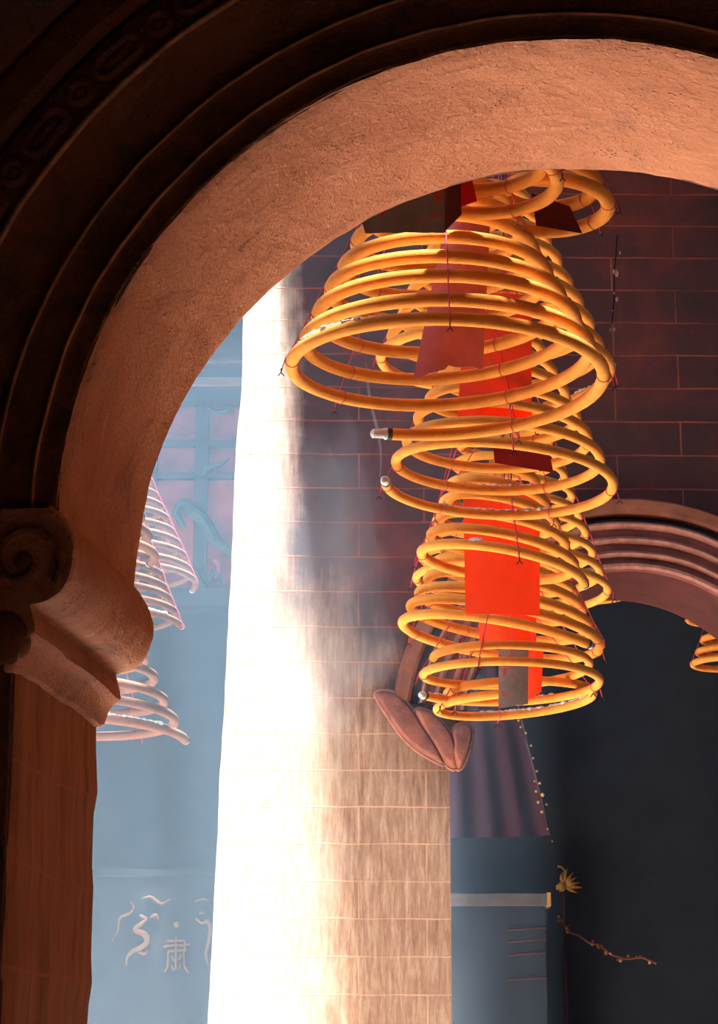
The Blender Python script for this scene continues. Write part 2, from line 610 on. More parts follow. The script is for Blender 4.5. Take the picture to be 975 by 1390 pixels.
# stepped archivolt: (radius in photo pixels, projection in m)
prof_px = [(705, 0.0), (708, -0.003), (722, 0.000), (734, -0.004), (736, -0.014), (739, -0.017), (742, -0.015), (745, -0.010), (770, -0.008),
           (790, -0.012), (792, -0.024), (795, -0.027), (798, -0.025), (801, -0.019), (816, -0.016), (832, -0.020), (848, -0.030),
           (862, -0.046), (872, -0.062), (879, -0.074), (882, -0.080), (886, -0.080), (889, -0.074), (896, -0.072), (952, -0.072), (957, -0.070),
           (960, -0.045), (966, -0.045), (970, -0.084), (976, -0.090), (1010, -0.090), (1022, -0.088), (1026, -0.076), (1034, -0.076),
           (1038, -0.095), (1046, -0.100), (1180, -0.100), (1190, -0.090), (1192, 0.0)]
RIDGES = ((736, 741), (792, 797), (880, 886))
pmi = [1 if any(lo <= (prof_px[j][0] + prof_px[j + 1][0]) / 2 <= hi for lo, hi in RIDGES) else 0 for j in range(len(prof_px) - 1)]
prof = [(r * PXM, v) for r, v in prof_px]
mb = MB()
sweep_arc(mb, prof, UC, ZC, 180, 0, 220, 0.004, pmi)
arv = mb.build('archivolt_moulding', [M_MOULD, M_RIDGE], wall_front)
struct(arv, 'sooty stepped moulding round the arch')
for side in (-1, 1):                                    # the moulding's straight legs below the springing
    mb = MB()
    rows = []
    for i in range(41):
        z = ZC * i / 40
        rows.append([Vector((UC + side * (r + JO), v + wob((r, side, z), 0.004, 3).y, z)) for r, v in prof])
    kk = len(prof)
    mb.add([p for r in rows for p in r], [(i * kk + j, i * kk + j + 1, (i + 1) * kk + j + 1, (i + 1) * kk + j) for i in range(40) for j in range(kk - 1)])
    struct(mb.build('pilaster_moulding', M_MOULD, wall_front))


def relief(ang, r_px, half_len, half_w, name):
    """pillowed plaster boss with a raised rim, lying on the archivolt's flat band"""
    mb = MB()
    a = math.radians(ang)
    c = Vector((UC + r_px * PXM * math.cos(a), 0, ZC + r_px * PXM * math.sin(a)))
    t = Vector((-math.sin(a), 0, math.cos(a)))
    n = Vector((math.cos(a), 0, math.sin(a)))
    path = []
    ex = half_len - half_w
    m = 14
    for i in range(m + 1):
        b = -PI / 2 + PI * i / m
        path.append((ex + half_w * math.cos(b), half_w * math.sin(b)))
    for i in range(m + 1):
        b = PI / 2 + PI * i / m
        path.append((-ex + half_w * math.cos(b), half_w * math.sin(b)))
    pts = [c + t * (x * PXM) + n * (y * PXM) + Vector((0, -0.072, 0)) for x, y in path]
    mb.tube(pts, 0.008, 8, closed=True)
    inner = [c + t * (x * PXM * 0.72) + n * (y * PXM * 0.62) + Vector((0, -0.071, 0)) for x, y in path]
    cc = len(inner)
    rings = [inner, [c + (p - c) * 0.6 + Vector((0, -0.071 * 0.4 - 0.006, 0)) for p in inner]]
    vv = rings[0] + rings[1]
    ff = [(i, (i + 1) % cc, cc + (i + 1) % cc, cc + i) for i in range(cc)] + [tuple(cc + i for i in range(cc))]
    mb.add(vv, ff)
    struct(mb.build(name, M_MOULD, wall_front))


a0 = 127.0
for i in range(9):
    ang = 117.6 + i * 4.85
    if i % 2 == 0:
        relief(ang, 923, 17, 15, 'relief_boss')
    else:
        relief(ang, 923, 40, 16, 'relief_panel')

# impost: rolled scroll carried through the wall thickness
def impost(side):
    px = [(75, 690), (92, 706), (104, 726), (110, 748), (109, 772), (102, 794), (92, 811), (78, 823), (60, 828), (50, 830),
          (49, 832), (52, 842), (55, 856), (56, 866), (53, 869), (45, 876), (38, 887), (33, 900), (30, 909), (24, 913), (12, 914)]
    pr = [FA.uz(*q) for q in px]
    if side > 0:
        pr = [(2 * UC - u, z) for u, z in pr]
    # densify
    d = []
    for i in range(len(pr) - 1):
        for s in range(3):
            t = s / 3
            d.append((pr[i][0] * (1 - t) + pr[i + 1][0] * t, pr[i][1] * (1 - t) + pr[i + 1][1] * t))
    d.append(pr[-1])
    cu, cz = FA.uz(45, 800)
    if side > 0:
        cu = 2 * UC - cu
    vv = [-0.035, -0.028, -0.012] + [0.0 + (TH + 0.004) * i / 26 for i in range(27)]
    mb = MB()
    rows = []
    for j, vq in enumerate(vv):
        row = []
        sh = 1.0
        if j == 0:
            sh = 0.93
        elif j == 1:
            sh = 0.985
        e = TH - vq
        if e < 0.02:
            sh = 1 - 0.03 * (1 - e / 0.02)
        for u, z in d:
            p = Vector((u, vq, z))
            q = Vector((cu + (u - cu) * sh, vq, cz + (z - cz) * sh))
            w_ = noise.noise(p * 7.0) * 0.007 + noise.noise(p * 21.0) * 0.003
            dr = Vector((u - cu, 0, z - cz)).normalized()
            row.append(q + dr * w_)
        rows.append(row)
    kk = len(d)
    mb.add([p for r in rows for p in r], [(i * kk + j, i * kk + j + 1, (i + 1) * kk + j + 1, (i + 1) * kk + j) for i in range(len(vv) - 1) for j in range(kk - 1)])
    # front and far caps: fans to a point on the wall side
    for row, flip in ((rows[0], False), (rows[-1], True)):
        back = [Vector((cu - side * -0.09 * 0 + (-0.16 if side < 0 else 0.16), row[0].y, p.z)) for p in row]
        vv2 = row + back
        ff = [(i, i + 1, kk + i + 1, kk + i) for i in range(kk - 1)]
        mb.add(vv2, ff)
    o = mb.build('impost_scroll', M_SOFFIT, wall_front)
    struct(o, 'rolled plaster capital carrying the arch foot')
    # volute on the front: a spiral fillet winding in to an eye
    mb = MB()
    eu, ez = FA.uz(40, 768)
    if side > 0:
        eu = 2 * UC - eu
    pts, rad = [], []
    for i in range(90):
        t = i / 89
        a = (-0.2 + 2.1 * t) * PI
        r = (58 - 40 * t) * PXM
        pts.append(Vector((eu + (-side) * r * math.cos(a), -0.040, ez + r * math.sin(a))))
        rad.append(0.007 - 0.003 * t)
    mb.tube(pts, rad, 8)
    mb.ball(Vector((eu, -0.034, ez)), (0.016, 0.010, 0.016), 12, 8)
    struct(mb.build('volute', M_MOULD, wall_front))
    # second lower lobe below the volute, on the front
    mb = MB()
    lu, lz = FA.uz(16, 868)
    if side > 0:
        lu = 2 * UC - lu
    mb.ball(Vector((lu, -0.022, lz)), (0.040, 0.026, 0.046), 18, 12, 0.1)
    struct(mb.build('lower_lobe', M_MOULD, wall_front))


impost(-1)
impost(1)

# ------------------------------------------------------------------ inner wall: brick pier and second arch
FB = Frame(9.5, -1.0)
ucb, zcb = FB.uz(860, 1000)
rb = ucb - FB.uz(630, 1000)[0]
PB = rb / 230.0
THB = 0.58
lt = FB.uz(330, 440)
lb = FB.uz(287, 1300)
sl = (lb[0] - lt[0]) / (lb[1] - lt[1])
ul = lambda z: lt[0] + sl * (z - lt[1])
jb = FB.uz(612, 1200)[0]
TOPB = 6.6
outl = [(ul(0.0), 0.0)]
nL = 80
outl = [(jb, 0.0), (jb, zcb), (ucb - rb, zcb)]
for i in range(1, 64):
    a = PI - PI * i / 64
    outl.append((ucb + rb * math.cos(a), zcb + rb * math.sin(a)))
jr = ucb + (ucb - jb)
outl += [(ucb + rb, zcb), (jr, zcb), (jr, 0.0), (5, 0.0), (5, TOPB)]
for i in range(nL + 1):
    z = TOPB * (1 - i / nL)
    outl.append((ul(z) + noise.noise(Vector((3, 7, z * 2.2))) * 0.012 + noise.noise(Vector((3, 1, z * 9))) * 0.005, z))
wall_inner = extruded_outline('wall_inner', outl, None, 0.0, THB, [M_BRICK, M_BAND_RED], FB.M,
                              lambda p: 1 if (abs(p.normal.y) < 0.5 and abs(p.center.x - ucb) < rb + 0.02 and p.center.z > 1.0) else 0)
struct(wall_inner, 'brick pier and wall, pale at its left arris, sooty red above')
bp = [(230, 0.0), (231, -0.04), (234, -0.055), (238, -0.055), (239, -0.035), (248, -0.03), (249, -0.06), (252, -0.068), (255, -0.06), (257, -0.045), (267, -0.04), (268, -0.075),
      (271, -0.083), (274, -0.075), (276, -0.06), (286, -0.058), (288, -0.09), (291, -0.098), (294, -0.092), (296, -0.03), (305, -0.03),
      (307, -0.075), (311, -0.085), (326, -0.085), (329, -0.07), (331, 0.0)]
mi = []
for j in range(len(bp) - 1):
    r = (bp[j][0] + bp[j + 1][0]) / 2
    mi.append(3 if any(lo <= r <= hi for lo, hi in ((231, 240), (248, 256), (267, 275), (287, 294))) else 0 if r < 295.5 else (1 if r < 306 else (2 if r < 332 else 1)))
mb = MB()
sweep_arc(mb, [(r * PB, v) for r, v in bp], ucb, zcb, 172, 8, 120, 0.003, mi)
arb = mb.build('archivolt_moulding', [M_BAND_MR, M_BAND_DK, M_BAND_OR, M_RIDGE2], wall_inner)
struct(arb, 'ribbed maroon and black moulding of the far arch')


def pillow(mb, poly, cx, d, v0, rings=6):
    """polygon bulging toward the viewer (local -y)"""
    cu = sum(p[0] for p in poly) / len(poly) if cx is None else cx[0]
    cz = sum(p[1] for p in poly) / len(poly) if cx is None else cx[1]
    n = len(poly)
    v, f = [], []
    for k_ in range(rings):
        t = (k_ / (rings - 1)) * PI / 2
        s = 1 - 0.30 * (k_ / (rings - 1)) ** 1.3
        dep = d * math.sin(t) ** 0.6 if k_ else 0.0
        for u, z in poly:
            v.append(Vector((cu + (u - cu) * s, v0 - dep, cz + (z - cz) * s)))
    for k_ in range(rings - 1):
        for i in range(n):
            j = (i + 1) % n
            f.append((k_ * n + i, k_ * n + j, (k_ + 1) * n + j, (k_ + 1) * n + i))
    f.append(tuple((rings - 1) * n + i for i in range(n)))
    v2 = [Vector((u, 0.02, z)) for u, z in poly]
    b0 = len(v)
    v += v2
    for i in range(n):
        j = (i + 1) % n
        f.append((i, b0 + i, b0 + j, j))
    mb.add(v, f)


def smooth_poly(pts, it=2):
    for _ in range(it):
        o = []
        for i in range(len(pts)):
            a, b = pts[i], pts[(i + 1) % len(pts)]
            o.append((a[0] * .75 + b[0] * .25, a[1] * .75 + b[1] * .25))
            o.append((a[0] * .25 + b[0] * .75, a[1] * .25 + b[1] * .75))
        pts = o
    return pts


lobes = [
    ([(508, 939), (524, 937), (542, 943), (558, 960), (572, 985), (592, 1012), (606, 1040), (596, 1037), (566, 1020), (545, 1000), (527, 973), (513, 952)], 0.035),
    ([(560, 962), (578, 963), (592, 971), (612, 995), (622, 1020), (622, 1046), (606, 1042), (590, 1012), (572, 986)], 0.06),
    ([(612, 994), (622, 983), (634, 982), (642, 991), (640, 1010), (632, 1036), (622, 1048), (614, 1030), (616, 1010)], 0.085)]
for side in (1, -1):
    for pl, d in lobes:
        pp = smooth_poly([FB.uz(x, y, -0.06) for x, y in pl], 2)
        if side < 0:
            pp = [(2 * ucb - u, z) for u, z in pp]
        mb = MB()
        pillow(mb, pp, None, d, -0.06)
        struct(mb.build('impost_leaf', M_BRACKET, wall_inner))
        mb = MB()
        mb.tube([Vector((u, -0.068, z)) for u, z in pp], 0.009, 6, closed=True)
        struct(mb.build('leaf_rim', M_RIDGE2, wall_inner))

# ------------------------------------------------------------------ room shell
def slab(name, lo, hi, m, label=None):
    return struct(MB().box(lo, hi).build(name, m, smooth=False), label)


slab('floor', (-6, -2, -0.2), (6, 15, 0), M_STONE)
slab('ceiling', (-6, -2, 5.4), (6, 3.4, 5.6), M_CEIL, 'dark ceiling of the hall before the arch')
slab('wall_rear', (-6, -2.2, 0), (6, -2, 5.4), M_DARK)
slab('wall_left', (-6.2, -2, 0), (-6, 15, 6.6), M_DARKR)
slab('wall_right', (6, -2, 0), (6.2, 15, 6.6), M_DARKR)
slab('wall_back', (-6, 15, 0), (6, 15.2, 6.6), M_NAVY)
# roof over the yard, right of the light well; a slanted edge lets the sun in from the left
roof = [(-0.62, 3.9), (6, 3.2), (6, 15), (0.17, 15), (0.17, 10.1), (-0.48, 10.0), (-0.48, 8.9), (-0.52, 6.0)]
bm_v = [(x, y, 6.6) for x, y in roof] + [(x, y, 6.8) for x, y in roof]
nr = len(roof)
o = mesh_obj('ceiling_yard', bm_v, [tuple(range(nr))[::-1], tuple(range(nr, 2 * nr))] + [(i, (i + 1) % nr, nr + (i + 1) % nr, nr + i) for i in range(nr)], M_CEIL, None, False)
struct(o, 'roof over the right side of the light well')
slab('ceiling_rear', (-6, 12.4, 6.6), (0.17, 15, 6.8), M_CEIL)

# ------------------------------------------------------------------ incense coils
GROUP = 'hanging incense coils'
RAIL_Z = 5.9


def coil(label, cx, cyE, R, phi_end, dr, dz, rmin, tr, Y, tilt=0.0, threads=(185, -90, -5, 130, 62), tail=30, m=None,
         ash=(), tip=18, apex=None, hooks=True, tip_style='ash', group=GROUP):
    m = m or M_COIL
    c0 = P(cx, cyE, Y)
    s = S(cx, cyE, Y)
    el = math.atan2(c0.z - EYE.z, c0.y)
    sz = s / math.cos(el)
    turns = (R - rmin) / dr
    root = thing('incense_coil', label, 'incense coil', c0, group)
    wv = random.random() * 10

    def pt(th, rad_off=0.0, zoff=0.0):
        """th: degrees above the burning end (0 = end)"""
        k_ = th / 360.0
        r = (R - dr * k_) * s
        a = math.radians(phi_end - th)
        r *= 1 + 0.012 * math.sin(2 * a + wv) + 0.006 * math.sin(3 * a + 2 * wv + k_)
        r += rad_off
        x, y = r * math.cos(a), r * math.sin(a)
        z = dz * sz * k_ - tilt * (s and x) / math.cos(el) + 0.10 * dz * sz * math.sin(a * 1.0 + k_ * 2.2 + wv) * 0.6 + zoff
        return c0 + Vector((x, y, z))
    tm = tr * s
    n = int(turns * 60)
    pts = [pt(turns * 360 * i / n) for i in range(n + 1)]
    mb = MB()
    rads = [tm * (1 + 0.05 * noise.noise(p * 9)) for p in pts]
    mb.tube(pts, rads, 10)
    mb.build('spiral', m, root)
    # burning end
    d = (pts[0] - pts[1]).normalized()
    e = pts[0]
    mb = MB()
    mb.tube([e - d * tm * 0.2, e + d * tm * 0.55], [tm * 1.02, tm * 0.98], 10)
    mb.build('burnt_band', M_BURNT, root)
    mb = MB()
    L_ = tip * s
    seq, rr = [], []
    for i in range(9):
        t = i / 8
        seq.append(e + d * (tm * 0.5 + L_ * t) + wob(e * 20 + d * t * 9, tm * 0.12, 1))
        rr.append(tm * (0.94 - 0.25 * t) * (1 + 0.2 * noise.noise(e * 40 + Vector((t * 7, 0, 0)))))
    rr[-1] *= 0.55
    mb.tube(seq, rr, 10)
    mb.build('ash_tip', M_ASH, root)
    # crusts of fallen ash lying on the tubes
    for th0, th1 in ash:
        mb = MB()
        cnt = max(4, int((th1 - th0) / 1.6))
        for i in range(cnt):
            th = th0 + (th1 - th0) * (i + random.random() * 0.6) / cnt
            q = pt(th, (random.random() - 0.5) * tm * 0.7, tm * 0.88)
            w_ = tm * (0.22 + 0.4 * random.random())
            mb.ball(q, (w_ * 1.5, w_ * 1.5, w_ * 0.8), 7, 5, 0.5)
        mb.build('ash_crust', M_ASH, root)
    # hanging threads with a loop round every turn and a little wire hook below
    ztop = pts[-1].z + (rmin / dr) * dz * sz
    ap = Vector((c0.x, c0.y, ztop))
    if apex:
        q = P(apex, cyE, Y)
        ap.x = q.x
    trd = max(0.0010, (0.75 if hooks else 0.4) * s)
    for t_i, ph in enumerate(threads):
        mb = MB()
        th = (phi_end - ph) % 360
        seq = []
        while th <= turns * 360:
            q = pt(th)
            seq.append((th, q))
            th += 360
        if not seq:
            continue
        line = []
        for th, q in seq:
            er = Vector((q.x - c0.x, q.y - c0.y, 0)).normalized()
            loop = [q + (er * math.cos(b) + Vector((0, 0, 1)) * math.sin(b)) * (tm + trd * 0.7) for b in [2 * PI * i / 14 for i in range(14)]]
            mb.tube(loop, trd * 0.8, 6, closed=True)
            line.append(q + er * (tm + trd))
        q0 = line[0]
        er = Vector((q0.x - c0.x, q0.y - c0.y, 0)).normalized()
        dirn = (q0 - (line[1] if len(line) > 1 else ap)).normalized()
        low = q0 + (dirn * 0.55 + Vector((0, 0, -0.45))) * (tail * 0.55 * s)
        full = [low] + line + [ap]
        fine = []
        for i in range(len(full) - 1):
            for q in range(4):
                fine.append(full[i].lerp(full[i + 1], q / 4))
        fine.append(ap)
        mb.tube(fine, trd, 6)
        tho = mb.build('thread', M_THREAD, root)
        if hooks:
            hb = MB()
            hk = [low + Vector((0, 0, 6 * s)), low]
            hb.tube(hk, trd * 1.0, 6)
            for sg in (-1, 1):
                hb.tube([low + Vector((sg * 3.6 * s * math.sin(b * 1.2), 0, -5 * s * math.sin(b))) for b in [i / 6 * 1.7 for i in range(7)]], trd * 1.0, 6)
            h = hb.build('wire_hook', M_WIRE, root)
            h.parent = tho
    # wire up to the rail
    mb = MB()
    mb.tube([ap, Vector((ap.x, ap.y, RAIL_Z))], trd * 1.1, 6)
    mb.build('hanging_wire', M_WIRE, root)
    return root, c0, s, ap


# the near group
A = coil('largest saffron coil, hanging nearest the arch around a faded pink paper', 602, 525, 222, 108, 18, 34, 78, 9.2, 4.6, 0.0,
         (186, -90, -5, 132, 60), 34, ash=((222, 268),), tip=24, apex=630)
B = coil('wide saffron coil behind the largest one, enclosing a bright orange paper', 670, 508, 160, 60, 13.5, 29, 40, 7.0, 5.8, 0.02,
         (178, -80, 2, 120), 30, ash=((20, 70), (380, 420)), tip=10, apex=672)
C = coil('saffron coil below the largest one, its smoking white tip at far left', 681, 666, 160, 178, 15.5, 30, 48, 7.0, 5.5, 0.07,
         (170, -88, 4, 120, 60), 26, ash=((60, 120), (430, 470)), tip=14, apex=690)
D = coil('middle front coil hung in front of the large square orange paper', 680, 779, 112, -8, 12.5, 26, 46, 6.9, 6.3, 0.16,
         (170, -82, 5), 30, ash=((100, 106),), tip=7, apex=687)
E_ = coil('coil just below the square orange paper, around a short curled paper', 684, 876, 140, -43, 11.5, 22, 78, 6.9, 6.95, 0.17,
          (152, -20, 10, 112), 24, tip=8, apex=686)
F1 = coil('low coil with a grey ash tip on the left, around a charred card', 692, 935, 130, 152, 13.5, 22, 104, 6.0, 6.75, 0.0,
          (178, -112, 15, 120), 26, ash=((40, 95), (5, 22)), tip=9, apex=690)
F2 = coil('lowest coil of the column, a flat loop sprinkled with ash', 703, 961, 112, 255, 13.5, 20, 93, 6.0, 7.1, -0.05,
          (205, -30, 100), 20, ash=((140, 190), (195, 240)), tip=8, apex=700)
G = coil('dim coil behind the square paper, showing only at its sides', 693, 806, 132, 70, 9, 26, 50, 5.6, 7.7, 0.03,
         (176, -2, 100), 22, tip=6, apex=694)
C0b = coil('coil cut off by the arch, nearer, with a grey burnt end', 648, 249, 112, 102, 15, 30, 50, 9.6, 4.18, 0.08,
           (-22, 60), 30, tip=10, apex=650)
C0a = coil('coil cut off by the arch at upper right, trailing a long burnt string', 752, 291, 80, 150, 15, 30, 22, 10.0, 4.55, 0.05,
           (-8, 40), 26, tip=10, apex=752)
# far right, beyond the second arch
coil('small dark coil hanging highest under the right-hand far arch', 990, 850, 60, 60, 8, 16, 26, 4.4, 10.9, 0.0, (185, -90), 10, tip=6, hooks=False)
coil('coil half cut by the right edge, in the dark arch opening', 1006, 913, 68, 70, 7, 17, 24, 4.6, 10.4, 0.0, (185, -90), 12, tip=6, hooks=False)
coil('coil whose bottom loop peeps out under the crown of the far arch', 804, 805, 68, 150, 8, 16, 26, 4.2, 10.7, 0.0, (185, -10), 10, ash=((60, 110),), tip=6, hooks=False)
# left, in the haze
coil('hazy coil beside the capital roll, with a pink thread on its right', 135, 850, 112, -4, 7, 17, 50, 4.6, 11.3, 0.0, (-10, -90, 60), 16, m=M_COIL_DIM, ash=((30, 60),), tip=6, hooks=False)
coil('pinkish coil end above the capital roll, close to the arch', 132, 752, 78, 30, 10, 27, 38, 6.2, 10.5, 0.04, (-90, 40), 12, m=M_COIL_DIM, tip=6, hooks=False)
coil('bluish coil furthest back in the haze left of the pier', 162, 792, 104, 20, 8, 17, 30, 4.4, 12.6, 0.0, (-10, -90, 60), 12, m=M_COIL_DIM, tip=6, hooks=False)
coil('hazy coil below the capital roll, a drooping end at its right', 118, 1000, 131, 0, 14, 28, 44, 6.4, 10.9, 0.04, (-100, 60), 24, m=M_COIL_DIM, ash=((30, 80),), tip=10, hooks=False)

# rails the wires hang from, out of sight above
mb = MB()
for y in (4.18, 4.55, 4.62, 5.5, 5.8, 6.3, 6.75, 6.95, 7.1, 7.7, 10.4, 10.5, 10.7, 10.9, 11.3, 12.6):
    mb.tube([(-6, y, RAIL_Z + 0.02), (6, y, RAIL_Z + 0.01)], 0.012, 8)
mb.build('trim_1', M_IRON)
struct(bpy.data.objects['trim_1'], 'iron rails the incense coils hang from')

# the burnt string with ash scraps hanging under the upper right coil
root_s = C0a[0]
mb = MB()
pts = [P(838, 318, 4.55), P(836, 345, 4.55), P(834, 370, 4.55), P(834, 400, 4.55), P(832, 425, 4.55), P(831, 440, 4.55)]
s45 = S(835, 380, 4.55)
mb.tube([p + wob(p * 60, 0.0015, 1) for p in pts], 0.0016, 6)
mb.build('burnt_string', M_WIRE, root_s)
for (x, y, w_) in ((837, 371, 3.2), (834, 369, 2.4), (838, 406, 2.4), (834, 398, 1.6), (832, 422, 1.2), (842, 343, 1.4), (829, 447, 1.8), (834, 447, 1.5)):
    mb = MB()
    mb.ball(P(x, y, 4.55), (w_ * s45 * 0.8, w_ * s45 * 0.8, w_ * s45 * 1.5), 8, 6, 0.5)
    mb.build('ash_scrap', M_ASH, root_s)


# ------------------------------------------------------------------ papers hanging inside the coils
def paper(name, label, quad, Y, m, curl=0.0, ap=None, group=None, ragged=0.0, nx=18, nz=22, twist=0.0, thick=0.0007):
    """quad: TL, TR, BR, BL in photo pixels, hung in the plane y = Y and bowed by curl metres"""
    tl, tr_, br, bl = [P(x, y, Y) for x, y in quad]
    top = (tl + tr_) / 2
    root = thing(name, label, 'paper tag', top, group)
    v, f = [], []
    for j in range(nz + 1):
        t = j / nz
        a, b = tl.lerp(bl, t), tr_.lerp(br, t)
        for i in range(nx + 1):
            q = i / nx
            p = a.lerp(b, q)
            p.y += -curl * math.sin(PI * q) + twist * (q - 0.5) * t
            if ragged and j == nz:
                p.z += (noise.noise(Vector((q * 6, Y, 1))) * 0.6 + noise.noise(Vector((q * 17, Y, 4))) * 0.3) * ragged
            p.y += noise.noise(p * 9) * 0.002
            v.append(p)
    k_ = nx + 1
    n0 = len(v)
    v += [p + Vector((0, thick, 0)) for p in v]
    for j in range(nz):
        for i in range(nx):
            q = (j * k_ + i, j * k_ + i + 1, (j + 1) * k_ + i + 1, (j + 1) * k_ + i)
            f.append(q)
            f.append(tuple(n0 + x for x in q[::-1]))
    rim = [i for i in range(k_)] + [j * k_ + nx for j in range(1, nz + 1)] + [nz * k_ + i for i in range(nx - 1, -1, -1)] + [j * k_ for j in range(nz - 1, 0, -1)]
    for i in range(len(rim)):
        a, b = rim[i], rim[(i + 1) % len(rim)]
        f.append((a, b, n0 + b, n0 + a))
    MB().add(v, f).build('sheet', m, root)
    end = ap if ap is not None else Vector((top.x, top.y, RAIL_Z))
    MB().tube([top + Vector((0, 0, -0.004)), end], 0.0014, 6).build('thread', M_THREAD, root)
    return root


TG = 'paper tags in the coils'
paper('paper_tag', 'faded pink curled paper hanging inside the largest coil', [(611, 270), (667, 272), (656, 498), (561, 516)], 4.6, M_TAG_PINK, 0.035, A[3], TG, 0.012)
tB = paper('paper_tag', 'bright orange paper with gold marks, below the faded pink one', [(632, 400), (722, 402), (722, 582), (620, 581)], 5.3, M_TAG_ORANGE, 0.02, B[3], TG)
tD = paper('paper_tag', 'large square orange paper glowing inside the middle front coil', [(629, 664), (733, 668), (733, 836), (632, 834)], 6.3, M_TAG_FLECK, 0.012, D[3], TG)
paper('paper_tag', 'short curled orange paper under the large square one', [(650, 812), (729, 816), (728, 882), (651, 880)], 6.95, M_TAG_ORANGE, 0.05, E_[3], TG, 0.006)
paper('paper_tag', 'deep red paper crossed by the loops below the bright orange one', [(668, 596), (744, 606), (752, 642), (672, 628)], 5.5, M_TAG_RED, 0.0, C[3], TG)
tF = paper('paper_tag', 'charred grey card hanging through the lowest coils', [(677, 872), (718, 876), (717, 956), (677, 962)], 6.68, M_BOARD, 0.004, F1[3], TG, 0.003)
paper('paper_tag', 'narrow red paper beside the charred grey card', [(716, 876), (738, 880), (735, 940), (717, 951)], 6.74, M_TAG_ORANGE, 0.004, F1[3], TG, 0.006)
tC = paper('paper_tag', 'black card splashed with red, cut off by the arch', [(470, 232), (606, 236), (606, 313), (496, 319)], 4.22, M_BOARD, 0.0, C0b[3], TG, 0.003, twist=0.02)
paper('paper_tag', 'small bright red paper above the grey burnt coil end', [(616, 236), (640, 238), (648, 273), (624, 281)], 4.30, M_TAG_BRIGHT, 0.0, C0b[3], TG)
paper('paper_tag', 'dark maroon scrap of paper inside the upper right coil', [(722, 262), (774, 280), (791, 317), (728, 306)], 4.56, M_TAG_MAROON, 0.0, C0a[3], TG)


fl = [P(604, 234, 4.22), P(626, 236, 4.30), P(626, 291, 4.30), P(604, 313, 4.22)]
MB().add(fl + [p + Vector((0.001, 0.002, 0)) for p in fl],
         [(0, 1, 2, 3), (7, 6, 5, 4), (0, 4, 5, 1), (1, 5, 6, 2), (2, 6, 7, 3), (3, 7, 4, 0)]).build('folded_flap', M_TAG_MAROON, tC, False)['label'] = 'dark maroon folded flap'


def stroke_mesh(parent, name, strokes, Y, w, m, lift=0.004):
    mb = MB()
    for st in strokes:
        pts = [P(x, y, Y) + Vector((0, -lift, 0)) for x, y in st]
        fine = []
        for i in range(len(pts) - 1):
            for q in range(4):
                fine.append(pts[i].lerp(pts[i + 1], q / 4))
        fine.append(pts[-1])
        mb.tube(fine, w, 6)
    return mb.build(name, m, parent)


# gold marks on the bright orange paper
stroke_mesh(tB, 'gold_writing', [[(661, 489), (670, 489)], [(666, 484), (666, 494)], [(662, 493), (670, 493)]], 5.27, 0.0012, M_GOLD)
stroke_mesh(tB, 'gold_writing', [[(661, 566), (664, 571), (668, 573)]], 5.275, 0.0018, M_GOLD)
for yy in (534, 540, 546):
    stroke_mesh(tB, 'gold_writing', [[(664, yy), (671, yy - 0.5)]], 5.275, 0.0008, M_GOLD)

# ------------------------------------------------------------------ beyond the far arch (right)
def solid_px(name, poly, Y, depth, m, parent=None):
    v = [P(x, y, Y) for x, y in poly]
    n = len(v)
    vb = [p + Vector((0, depth, 0)) for p in v]
    f = [tuple(range(n)), tuple(range(2 * n - 1, n - 1, -1))] + [(i, (i + 1) % n, n + (i + 1) % n, n + i) for i in range(n)]
    return MB().add(v + vb, f).build(name, m, parent, smooth=False)


# plum cloth with soft folds
cu = thing('cloth_banner', 'plum coloured cloth hanging in the shade right of the pier', 'banner', P(680, 900, 12.6))
v, f = [], []
nx, nz = 40, 20
TLc, TRc, BRc, BLc = P(600, 880, 12.6), P(688, 900, 12.6), P(746, 1134, 12.6), P(600, 1138, 12.6)
for j in range(nz + 1):
    for i in range(nx + 1):
        t, q = j / nz, i / nx
        p = TLc.lerp(BLc, t).lerp(TRc.lerp(BRc, t), q)
        p.y += 0.02 * math.sin(q * 22 + t) * (0.3 + t)
        v.append(p)
k_ = nx + 1
n0 = len(v)
v += [p + Vector((0, 0.006, 0)) for p in v]
for j in range(nz):
    for i in range(nx):
        q = (j * k_ + i, j * k_ + i + 1, (j + 1) * k_ + i + 1, (j + 1) * k_ + i)
        f += [q, tuple(n0 + x for x in q[::-1])]
MB().add(v, f).build('cloth', M_CURTAIN, cu)
MB().tube([TLc + Vector((-0.05, 0, 0.01)), TRc + Vector((0.05, 0, 0.01))], 0.012, 8).build('rod', M_BEAM, cu)
MB().tube([TRc + Vector((0.004, -0.01, 0)), BRc + Vector((0.004, -0.01, 0))], 0.006, 6).build('edge_cord', M_BEAM, cu)

# string of small gilt beads beside the cloth
bs = thing('bead_string', 'string of small gilt beads hanging along the plum cloth', 'bead string', P(702, 960, 12.3))
bead_px = [(704, 978, 2), (707, 987, 1.8), (714, 995, 2), (721, 1012, 2.2), (724, 1029, 2.2), (729, 1047, 2.4), (726, 1060, 1.8), (733, 1063, 2.4),
           (728, 1074, 2.2), (737, 1079, 3.2), (731, 1089, 2.6), (742, 1092, 2), (736, 1102, 2.6), (744, 1125, 2), (750, 1142, 1.6)]
s107 = S(725, 1050, 12.3)
MB().tube([P(x, y, 12.3) for x, y in ((700, 950), (708, 985), (724, 1030), (736, 1080), (746, 1128), (752, 1150))], 0.003, 6).build('cord', M_WIRE, bs)
for x, y, w_ in bead_px:
    MB().ball(P(x, y, 12.3), w_ * s107 * 0.8, 10, 7, 0.35).build('bead', M_GOLD, bs)

